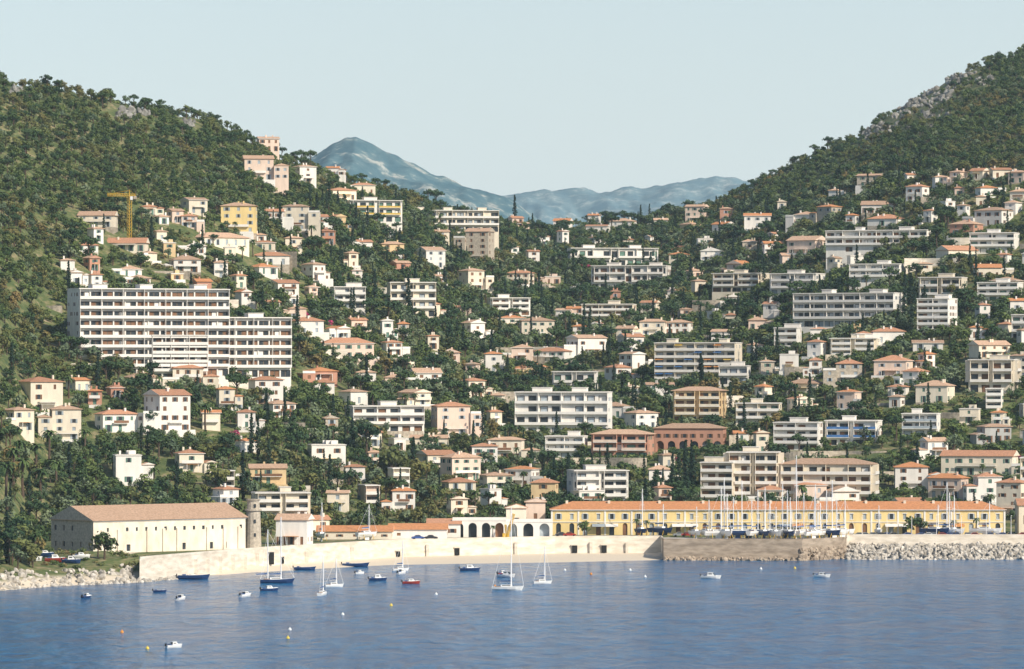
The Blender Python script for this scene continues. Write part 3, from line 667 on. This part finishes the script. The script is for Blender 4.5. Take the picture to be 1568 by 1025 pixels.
def proto_coll(name,meshes):
    c=bpy.data.collections.new(name)
    for i,me in enumerate(meshes):
        o=bpy.data.objects.new('p%02d_%s'%(i,me.name),me); c.objects.link(o)
    return c
def scatter(name,pts,scl,rot,idx,coll):
    me=bpy.data.meshes.new(name); n=len(pts); me.vertices.add(n); me.vertices.foreach_set('co',np.asarray(pts,np.float32).ravel())
    a=me.attributes.new('scl','FLOAT_VECTOR','POINT'); a.data.foreach_set('vector',np.asarray(scl,np.float32).ravel())
    a=me.attributes.new('rot','FLOAT_VECTOR','POINT'); a.data.foreach_set('vector',np.asarray(rot,np.float32).ravel())
    a=me.attributes.new('pid','INT','POINT'); a.data.foreach_set('value',np.asarray(idx,np.int32))
    o=bpy.data.objects.new(name,me); scene.collection.objects.link(o)
    ng=bpy.data.node_groups.new(name+'_scatter','GeometryNodeTree')
    ng.interface.new_socket('Geometry',in_out='INPUT',socket_type='NodeSocketGeometry'); ng.interface.new_socket('Geometry',in_out='OUTPUT',socket_type='NodeSocketGeometry')
    N=ng.nodes; gi=N.new('NodeGroupInput'); go=N.new('NodeGroupOutput'); ip=N.new('GeometryNodeInstanceOnPoints'); ci=N.new('GeometryNodeCollectionInfo')
    ci.inputs['Collection'].default_value=coll; ci.inputs['Separate Children'].default_value=True; ci.inputs['Reset Children'].default_value=True
    def na(nm,t):
        x=N.new('GeometryNodeInputNamedAttribute'); x.data_type=t; x.inputs['Name'].default_value=nm; return x.outputs['Attribute']
    e=N.new('FunctionNodeEulerToRotation')
    L=ng.links.new
    L(gi.outputs[0],ip.inputs['Points']); L(ci.outputs[0],ip.inputs['Instance']); ip.inputs['Pick Instance'].default_value=True
    L(na('pid','INT'),ip.inputs['Instance Index']); L(na('scl','FLOAT_VECTOR'),ip.inputs['Scale']); L(na('rot','FLOAT_VECTOR'),e.inputs[0]); L(e.outputs[0],ip.inputs['Rotation'])
    L(ip.outputs[0],go.inputs[0])
    md=o.modifiers.new('scatter','NODES'); md.node_group=ng; return o
kinds=['broad']*4+['olive']*2+['pine']*2+['conif']+['cypress']*2+['palm']+['bush']*2+['flower']
TM=[tree(k,100+i) for i,k in enumerate(kinds)]
TH=np.array([{'broad':6.6,'olive':6.6,'pine':9.3,'conif':9,'cypress':10.8,'palm':7.8,'bush':1.8,'flower':1.8}[k] for k in kinds])
tc=proto_coll('tree_prototypes',TM)
random.seed(11)
RC=[]
for (x,y,s_,n_) in [(195,170,10,26),(280,182,10,14),(22,132,6,8),(1465,118,8,45),(1405,150,10,55),(1440,138,14,55),(1385,170,10,35),(1330,204,8,16),(1500,116,12,16),(1355,190,8,20),(1425,170,10,25)]:
    for i in range(n_):
        X0,Y0=locate(x+random.gauss(0,s_),y+random.gauss(8,s_*.6)); RC.append((X0,Y0))
def cand(x0,x1,y0,y1,sp):
    gx,gy=np.meshgrid(np.arange(x0,x1,sp),np.arange(y0,y1,sp)); gx=gx.ravel()+rng.uniform(-.5,.5,gx.size)*sp; gy=gy.ravel()+rng.uniform(-.5,.5,gy.size)*sp; return gx,gy
X,Y=cand(-420,470,1310,2860,4.4)
px=784+F*X/Y; Z=height(X,Y); row=HR-(Z-CH)*F/Y
Dr=np.interp(px,DX,DY); st=np.interp(px,[-900,0,60,400,600,1568],[1335,1400,1470,1490,1550,1575])
k=(px>-250)&(px<1820)&(Y>st)&(Y<Dr+25)
bank=(px<60)&(Y>np.interp(px,SX,SY)+22); k=k|(bank&(Y<Dr+25)&(px>-250))
low=(px<212)&(px>-250)&(Y>np.interp(px,SX,SY)+7)&(Y<1400)&(Y<st)&~(bank)
k=k|low
X,Y,Z,px,row,low,Dr=X[k],Y[k],Z[k],px[k],row[k],low[k],Dr[k]
n=len(X); town=(row>towntop(px)-8)&~((px<100)&(row<620))
p=rng.random(n)
def pick(ids,w):
    w=np.array(w,float); return rng.choice(ids,n,p=w/w.sum())
idx=pick([0,1,2,3,4,6,7,8,12,13],[.19,.19,.19,.19,.04,.02,.02,.02,.09,.09])
ti=pick(list(range(15)),[.13,.13,.12,.12,.09,.09,.035,.035,.02,.022,.022,.035,.10,.10,.006])
idx=np.where(town,ti,idx)
sc=rng.uniform(.55,1.2,n); sc=np.where((~town)&(idx<5),rng.uniform(.42,.9,n)**1.0,sc)
sc=np.where((~town)&(idx>=6)&(idx<9),rng.uniform(.5,.8,n),sc)
sc=np.where((idx==9)|(idx==10),rng.uniform(.7,1.4,n),sc)
sc=np.where(idx>=12,rng.uniform(.8,1.8,n),sc)
idx=np.where(low,np.where(p<.5,12,13),idx); sc=np.where(low,rng.uniform(.4,1.2,n),sc)
keep=np.ones(n,bool)
keep&=~(town&(p<.12)); keep&=~(low&(rng.random(n)<.45))
keep&=~((px<90)&(row>690)&(row<815)&(rng.random(n)<.45))
for (bx,by) in RC:
    keep&=~(((X-bx)**2+((Y-by)/1.6)**2<30)&(rng.random(n)<.6))
lim=np.full(n,99.0)
for (bx,by,hw,hd,H) in BL:
    dx=np.abs(X-bx); dy=by-Y
    near=(dx<hw+14)&(np.abs(dy)<hd+45)
    if not near.any(): continue
    keep&=~((dx<hw+1.0)&(np.abs(dy)<hd+1.0))
    q=dy-hd; fr=(dx<hw+1.5)&(q>-2)&(q<H*2.6+8)
    lim=np.where(fr,np.minimum(lim,.13*np.clip(q,0,99)+.24*H+.2),lim)
ex=rng.random(n)<.07; lim=np.where(ex,lim*2.0+1.5,lim)
ex=((idx==9)|(idx==10)|(idx==11))&(rng.random(n)<.35); lim=np.where(ex,lim*2.5+3,lim)
tall=TH[idx]*sc
over=tall>lim
tobush=over&(lim<3.4); idx=np.where(tobush,np.where(rng.random(n)<.5,12,13),idx)
sc=np.where(over,np.clip(lim/TH[idx],.25,1.7),sc)
X,Y,Z,idx,sc=X[keep],Y[keep],Z[keep],idx[keep],sc[keep]; n=len(X)
asp=rng.uniform(.85,1.25,n)
scatter('hillside_trees',np.stack([X,Y,Z-.15],1),np.stack([sc*asp,sc*asp,sc],1),np.stack([np.zeros(n),np.zeros(n),rng.uniform(0,6.28,n)],1),idx,tc)
print('TREES',n)
def named(kind,name,px,yb,s,pos=None):
    j=kinds.index(kind)+(random.randint(0,kinds.count(kind)-1)); X,Y=pos if pos else locate(px,yb)
    o=bpy.data.objects.new(name,TM[j]); o.location=(X,Y,hz(X,Y)-.1); o.rotation_euler=(0,0,random.uniform(0,6.28)); o.scale=(s*1.05,s*1.05,s); scene.collection.objects.link(o)
for a in [(72,.75),(88,.6),(205,.65),(225,.7),(245,.65),(330,.5),(420,.8),(432,.7),(475,1.0),(462,.8),(575,.8),(590,.75),(668,1.2),(655,.9),(1216,.7),(1248,.8),(1268,.9),(1150,.6)]:
    D_=float(np.interp(a[0],DX,DY))-4; named('pine','stone_pine',a[0],0,a[1],pos=(X_(a[0],D_),D_))
for a in [(400,578,1.7),(574,474,1.6),(625,484,1.7),(788,332,1.7),(385,700,1.4),(455,510,1.4),(938,430,1.3),(870,765,1.5),(1170,440,1.3),(930,740,1.3),(45,800,1.4),(1140,330,1.1),(540,700,1.3),(1255,470,1.3),(1020,690,1.4),(700,420,1.2),(1050,760,1.8),(1062,765,1.6),(1040,765,1.5),(1030,762,1.4),(680,450,1.2),(1500,600,1.4),(408,582,1.4),(395,704,1.3),(18,590,1.3),(372,765,1.5),(150,600,1.3),(1395,480,1.6),(1385,484,1.5),(1375,520,1.3),(505,765,1.4),(1118,640,1.3)]:
    named('cypress','cypress_tree',*a)
for a in [(315,665,1.4),(20,750,1.7),(75,715,1.6),(8,775,1.8),(36,765,1.7),(55,740,1.7),(28,730,1.5),(62,780,1.7),(85,760,1.5),(620,640,1.2),(960,700,1.2),(985,455,1.1),(1220,450,1.2),(1440,610,1.2),(800,388,1.2),(130,705,1.4),(235,760,1.2),(590,775,1.2),(690,790,1.0)]:
    named('palm','palm_tree',*a)
for a in [(975,1527,.75),(990,1526,.7),(1495,1528,.8),(1460,1528,.7),(755,1508,.55)]:
    named('palm','palm_tree',0,0,a[2],pos=(X_(a[0],a[1]),a[1]))
for a in [(895,1527,.8),(1395,1528,1.0),(1408,1527,.95),(160,1356,1.2),(150,1362,1.0),(1090,1560,1.0),(60,1440,1.2),(30,1430,1.4)]:
    named('broad','plane_tree',0,0,a[2],pos=(X_(a[0],a[1]),a[1]))
named('broad','plane_tree',600,742,2.0); named('broad','plane_tree',640,748,1.6); named('broad','plane_tree',330,760,1.6); named('pine','stone_pine',560,715,1.5)
rc=proto_coll('boulder_prototypes',[rockmesh(i,'rock') for i in range(4)]); rb=proto_coll('shore_rock_prototypes',[rockmesh(10+i,'rockb') for i in range(4)]); rg=proto_coll('ridge_rock_prototypes',[rockmesh(20+i,'rockg') for i in range(4)])
def rocks(name,P,smin,smax,coll):
    n=len(P); s=rng.uniform(smin,smax,n); scatter(name,P,np.stack([s*rng.uniform(.8,1.4,n),s,s*rng.uniform(.7,1,n)],1),rng.uniform(0,6.28,(n,3))*np.array([.3,.3,1]),rng.integers(0,4,n),coll)
P=[]
for i in range(2600):
    p_=rng.uniform(1296,2200); t=rng.random(); Y_=1490+t*18; P.append((X_(p_,Y_),Y_,-.6+t*4.6))
rocks('riprap_boulders',P,.5,1.2,rc)
P=[]
for i in range(420):
    p_=rng.uniform(1016,1300); Y_=float(wl(p_))-rng.uniform(.3,3.5); P.append((X_(p_,Y_),Y_,rng.uniform(-.6,.5)))
for i in range(160):
    p_=rng.uniform(1225,1300); t=rng.random(); Y_=float(wl(p_))-4*(1-t); P.append((X_(p_,Y_),Y_,-.5+t*4))
rocks('mole_foot_boulders',P,.5,1.1,rb)
P=[]
for i in range(1200):
    p_=rng.uniform(-350,300); t=rng.random()**1.6; Y_=float(np.interp(p_,SX,SY))-4+t*20; P.append((X_(p_,Y_),Y_,hz(X_(p_,Y_),Y_)+rng.uniform(-.3,.3)))
rocks('shoreline_rocks',P,.3,1.3,rc)
rocks('ridge_outcrop_rocks',[(a,b,hz(a,b)+rng.uniform(-.5,1.2)) for a,b in RC],1.0,2.6,rg)

# ------------------------------------------------------------ boats
def hull(mb,L,B,fb,k,deck='hullw',z0=-.35):
    st=[(-.5,.72,0),(-.25,.95,0),(0,1,.02),(.25,.8,.08),(.42,.38,.18),(.5,.03,.28)]
    rings=[]
    for t,w,sh in st:
        x=t*L; b=B/2*w; top=fb+sh*fb
        rings.append([(x,-b,top),(x-.04*L*(t>.4),-b*.9,top*.4),(x-.08*L*(t>.4),-b*.45,z0),(x-.08*L*(t>.4),b*.45,z0),(x-.04*L*(t>.4),b*.9,top*.4),(x,b,top)])
    for a,b in zip(rings[:-1],rings[1:]):
        for j in range(5): mb.poly([a[j],b[j],b[j+1],a[j+1]],k)
        mb.poly([a[0],a[5],b[5],b[0]],deck)
    mb.poly(rings[0],k)
def sailboat(px,py,L,mast,k='hullw',yaw=None,pos=None,z=0,two=False):
    Y=CH*F/(py-HR) if not pos else pos[1]; X=X_(px,Y) if not pos else pos[0]
    mb=MB(); B=L*.3; fb=L*.09+.2; hull(mb,L,B,fb,k)
    mb.box((-.05*L,0,fb+.25),(L*.34,B*.5,.5),'hullw'); mb.box((-.05*L,0,fb+.28),(L*.26,B*.51,.18),'glass'); mb.box((-.3*L,0,fb+.05),(L*.2,B*.5,.12),'wood')
    ms=[(.1*L,mast)]+([(-.28*L,mast*.8)] if two else [])
    for mx,mh in ms:
        mb.tube((mx,0,fb),(mx,0,fb+mh),.17,.12,'alu',6); mb.tube((mx,0,fb+1.3),(mx-.36*L,0,fb+1.2),.07,.07,'alu',5)
        mb.tube((mx-.01*L,0,fb+1.5),(mx-.34*L,0,fb+1.38),.2,.14,'sail',6)
        mb.box((mx,0,fb+mh*.6),(.06,B*.7,.06),'alu'); mb.tube((mx,0,fb+mh*.97),(.49*L,0,fb*1.2),.03,.03,'alu',3); mb.tube((mx,0,fb+mh*.97),(-.49*L,0,fb),.03,.03,'alu',3)
        for sgn in(-1,1): mb.tube((mx,0,fb+mh*.95),(mx,sgn*B*.45,fb),.025,.025,'alu',3)
    if pos:
        for sx in(-.25,.2):
            for sy in(-.35,.35): mb.tube((sx*L,sy*B,fb*.3),(sx*L,sy*B*1.6,-1.2),.08,.08,'cy',4)
        mb.box((0,0,-.8),(L*.2,.2,1.2),k)
    mb.obj('sailing_boat',(X,Y,z),R(yaw if yaw is not None else random.uniform(-25,25)))
def motorboat(px,py,L,k='hullw',yaw=None,cabin=True,name='motor_boat',pos=None):
    if pos: X,Y,Z_=pos
    else: Y=CH*F/(py-HR); X=X_(px,Y); Z_=0
    mb=MB(); B=L*.36; fb=L*.11+.15; hull(mb,L,B,fb,k)
    if cabin:
        h=.9 if L>5 else .6
        mb.poly([(.2*L,-B*.33,fb),(.2*L,B*.33,fb),(.08*L,B*.28,fb+h),(.08*L,-B*.28,fb+h)],'glass')
        mb.poly([(.2*L,-B*.33,fb),(.08*L,-B*.28,fb+h),(-.15*L,-B*.28,fb+h),(-.18*L,-B*.33,fb)],'hullw'); mb.poly([(.2*L,B*.33,fb),(.08*L,B*.28,fb+h),(-.15*L,B*.28,fb+h),(-.18*L,B*.33,fb)],'hullw')
        mb.box((-.04*L,0,fb+h+.04),(L*.28,B*.62,.08),'hullw'); mb.box((-.03*L,0,fb+h*.6),(L*.16,B*.64,h*.32),'glass')
        mb.box((.33*L,0,fb+.12),(L*.2,B*.4,.15),'hullw')
    else:
        for t in(-.2,.08): mb.box((t*L,0,fb-.02),(.25,B*.8,.1),'wood')
    mb.box((-.53*L,0,fb+.1),(.3,.3,.6),'black'); mb.box((-.3*L,0,fb+.12),(L*.12,B*.6,.2),'sail')
    mb.obj(name,(X,Y,Z_),R(yaw if yaw is not None else random.uniform(-30,30)))
sailboat(425,893,9.5,17,'hullb',8,two=True); motorboat(413,905,5,'hullb'); sailboat(494,912,6.0,9.5,yaw=75); sailboat(512,899,5.5,7,yaw=25); motorboat(376,914,5,yaw=60)
motorboat(277,919,5,yaw=70); motorboat(133,916,4,'hullb',yaw=60); motorboat(245,907,3.6,'hullb',5,False,'rowing_boat'); motorboat(267,992,4.2,yaw=40); motorboat(297,887,9,'hullb',4,False,'rowing_boat')
motorboat(579,889,5.2,'hullb',10); motorboat(615,879,4.5,yaw=60); motorboat(630,894,5,'hullr',12); sailboat(614,874,5,8,yaw=20); motorboat(720,874,6,'hullb',8); motorboat(776,884,5.5,yaw=-30); sailboat(778,904,8.5,21,yaw=-8)
sailboat(831,894,5.5,9.5,yaw=20); motorboat(1089,886,5.8,yaw=-15); motorboat(1259,884,5,yaw=-25); motorboat(467,873,6.5,'hullb',2,False,'rowing_boat'); motorboat(545,868,8,'hullb',0,False,'rowing_boat'); motorboat(551,879,2.8); motorboat(770,880,3.5,'hullr',30)
for (a,y_,c_,l_) in [(85,1352,'hullr',6),(110,1350,'hullb',5.5),(125,1356,'hullw',5),(55,1348,'hullw',5),(70,1360,'hullb',5),(20,1352,'hullw',5)]:
    motorboat(0,0,l_,c_,random.uniform(-30,60),pos=(X_(a,y_),y_,hz(X_(a,y_),y_)+.5))
for (a,b,c) in [(525,942,'hullw'),(599,928,'by'),(444,965,'hullw'),(441,978,'by'),(226,994,'by'),(668,911,'hullw'),(965,874,'hullw'),(988,884,'hullw'),(865,874,'hullw'),(1217,871,'by'),(1165,872,'hullw'),(187,969,'bo'),(905,880,'bo'),(758,899,'bo')]:
    Y_=CH*F/(b-HR); mb=MB()
    prof=[(-.3,.12),(-.1,.34),(.15,.4),(.35,.3),(.5,.12),(.7,.07)]
    for (z0,r0),(z1,r1) in zip(prof[:-1],prof[1:]): mb.tube((0,0,z0),(0,0,z1),r0,r1,c,10)
    mb.obj('mooring_buoy',(X_(a,Y_),Y_,0))
for a in [(982,1525,14),(1012,1527,9),(1100,1502,15),(1107,1506,18),(1112,1500,13),(1119,1504,12),(1131,1502,17),(1146,1503,11),(1158,1503,14),(1170,1501,15),(1178,1504,11),(1186,1500,9),(1194,1505,16),(1202,1504,14),(1209,1500,12),(1218,1502,25),(1228,1503,13),(1243,1505,12),(1246,1502,16),(1252,1507,10),(1264,1508,14),(1271,1506,17),(1277,1510,11),(1432,1520,9),(1446,1521,16),(1451,1519,13),(1457,1519,12),(562,1492,10),(492,1480,11),(1065,1506,9),(1083,1505,11),(1290,1516,11),(1345,1519,9),(1510,1520,10)]:
    sailboat(0,0,random.uniform(7,10.5),a[2]-1.5,random.choice(['hullw','hullw','hullb']),random.uniform(-90,90),pos=(X_(a[0],a[1]),a[1]),z=7.4)
def car(X,Y,yaw,k):
    mb=MB(); prof=[(-2.0,.35),(-2.05,.8),(-1.7,.95),(-1.2,1.0),(-.75,1.42),(.35,1.45),(1.0,1.0),(1.8,.85),(2.05,.6),(2.0,.35)]
    for s in(-1,1): mb.poly([(x,s*.82,z) for x,z in prof],k)
    for a,b in zip(prof,prof[1:]+prof[:1]):
        gl=(a[1]>=.99 and b[1]>=.99 and abs(a[1]-b[1])>.2)
        mb.poly([(a[0],-.82,a[1]),(b[0],-.82,b[1]),(b[0],.82,b[1]),(a[0],.82,a[1])],'glass' if gl else k)
    for s in(-1,1): mb.poly([(-1.05,s*.835,1.02),(-.7,s*.835,1.34),(.3,s*.835,1.36),(.8,s*.835,1.02)],'glass')
    for x in(-1.3,1.3):
        for s in(-1,1): mb.tube((x,s*.7,.32),(x,s*.88,.32),.32,.32,'black',10)
    mb.obj('parked_car',(X,Y,6.06),yaw)
for i in range(26):
    p_=1305+i*10.5+random.uniform(-2,2)
    if random.random()<.8: car(X_(p_,1516),1516+random.uniform(-.5,.5),R(random.choice((0,180,90,80))),'car%d'%random.randint(0,5))
for p_ in (640,660,715,735,860,872,1040,1052): car(X_(p_,1490 if p_>600 and p_<700 else 1521),(1493 if p_<700 else 1519),R(random.uniform(-10,10)),'car%d'%random.randint(0,5))
for p_ in range(1320,1568,38):
    mb=MB(); mb.tube((0,0,0),(0,0,6.5),.1,.07,'alu',6); mb.tube((0,0,6.5),(0,-1.2,6.8),.06,.05,'alu',5); mb.box((0,-1.3,6.78),(.3,.6,.15),'trim'); mb.obj('street_lamp',(X_(p_,1512),1512,6.05))
def beam(mb,a,b,w,k):
    a=Vector(a);b=Vector(b); d=(b-a); L=d.length; dn=d.normalized(); u=dn.orthogonal().normalized(); v=dn.cross(u); c=[(u*w/2*i+v*w/2*j) for i,j in((-1,-1),(1,-1),(1,1),(-1,1))]
    for q in c: mb.tube(a+q,b+q,.11,.11,k,4)
    n=max(1,int(L/w))
    for i in range(n):
        p=a+dn*L*i/n; r=a+dn*L*(i+1)/n
        for j in range(4): mb.tube(p+c[j],r+c[(j+1)%4],.07,.07,k,3)
X0,Y0=locate(198,368); mb=MB(); beam(mb,(0,0,-1),(0,0,17.5),1.3,'cy'); beam(mb,(2.5,0,17.6),(-9,1,18.0),.9,'cy'); mb.tube((0,0,17.5),(0,0,20),.25,.1,'cy',4)
mb.tube((0,0,19.8),(-7.5,.8,18.4),.05,.05,'cy',3); mb.tube((0,0,19.8),(2.4,0,18),.05,.05,'cy',3); mb.box((2.3,0,16.8),(1.2,1.1,1.2),'ret'); mb.box((.9,-.8,16.6),(1,1,1.4),'hullw'); mb.obj('tower_crane',(X0,Y0,hz(X0,Y0)))
mb=MB(); beam(mb,(0,0,0),(2.2,0,7.5),.5,'cy'); beam(mb,(0,0,0),(-.4,1.5,4),.4,'cy'); mb.tube((2.2,0,7.5),(2.2,0,2.5),.04,.04,'black',3); mb.box((-.3,.8,.7),(2,1.6,1.4),'cy'); mb.obj('quay_crane',(X_(776,1508),1508,6.05))

# ------------------------------------------------------------ light, haze, sky, camera
m=bpy.data.materials.new('sea_haze_air'); m.use_nodes=True; nt=m.node_tree; nt.nodes.remove(nt.nodes['Principled BSDF'])
vs=nt.nodes.new('ShaderNodeVolumeScatter'); vs.inputs['Color'].default_value=(.66,.87,1,1); vs.inputs['Density'].default_value=3.6e-5; vs.inputs['Anisotropy'].default_value=0.0
nt.links.new(vs.outputs[0],nt.nodes['Material Output'].inputs['Volume']); M['haze']=m
mb=MB(); mb.box((0,4300,330),(6000,9000,700),'haze'); mb.obj('haze_air')
az=R(134); el=R(36)
sd=Vector((math.sin(az)*math.cos(el),math.cos(az)*math.cos(el),math.sin(el)))
L=bpy.data.lights.new('sun','SUN'); L.energy=5.0; L.angle=R(.53); L.color=(1,.92,.78); lo=bpy.data.objects.new('sun',L); lo.rotation_euler=sd.to_track_quat('Z','Y').to_euler(); scene.collection.objects.link(lo)
w=bpy.data.worlds.new('World'); scene.world=w; w.use_nodes=True; nt=w.node_tree; bg=nt.nodes['Background']
sky=nt.nodes.new('ShaderNodeTexSky'); sky.sky_type='NISHITA'; sky.sun_disc=False; sky.sun_elevation=el; sky.sun_rotation=az; sky.air_density=1.0; sky.dust_density=1.0; sky.ozone_density=2.5
tcd=nt.nodes.new('ShaderNodeTexCoord'); sx=nt.nodes.new('ShaderNodeSeparateXYZ'); nt.links.new(tcd.outputs['Generated'],sx.inputs[0])
mr=nt.nodes.new('ShaderNodeMapRange'); mr.inputs['From Min'].default_value=0.0; mr.inputs['From Max'].default_value=0.18; mr.inputs['To Min'].default_value=1; mr.inputs['To Max'].default_value=0
nt.links.new(sx.outputs['Z'],mr.inputs['Value'])
mx=nt.nodes.new('ShaderNodeMix'); mx.data_type='RGBA'; mx.inputs[7].default_value=(5.5,6.6,7.0,1)
nt.links.new(mr.outputs[0],mx.inputs[0]); nt.links.new(sky.outputs[0],mx.inputs[6]); nt.links.new(mx.outputs[2],bg.inputs['Color']); bg.inputs['Strength'].default_value=.125
cd=bpy.data.cameras.new('camera'); cam=bpy.data.objects.new('camera',cd); scene.collection.objects.link(cam); scene.camera=cam
cd.sensor_width=36; cd.lens=36*F/1568; cd.clip_start=1; cd.clip_end=30000
cam.location=(0,0,CH); cam.rotation_euler=(R(90)+math.atan((HR-512.5)/F),0,0)
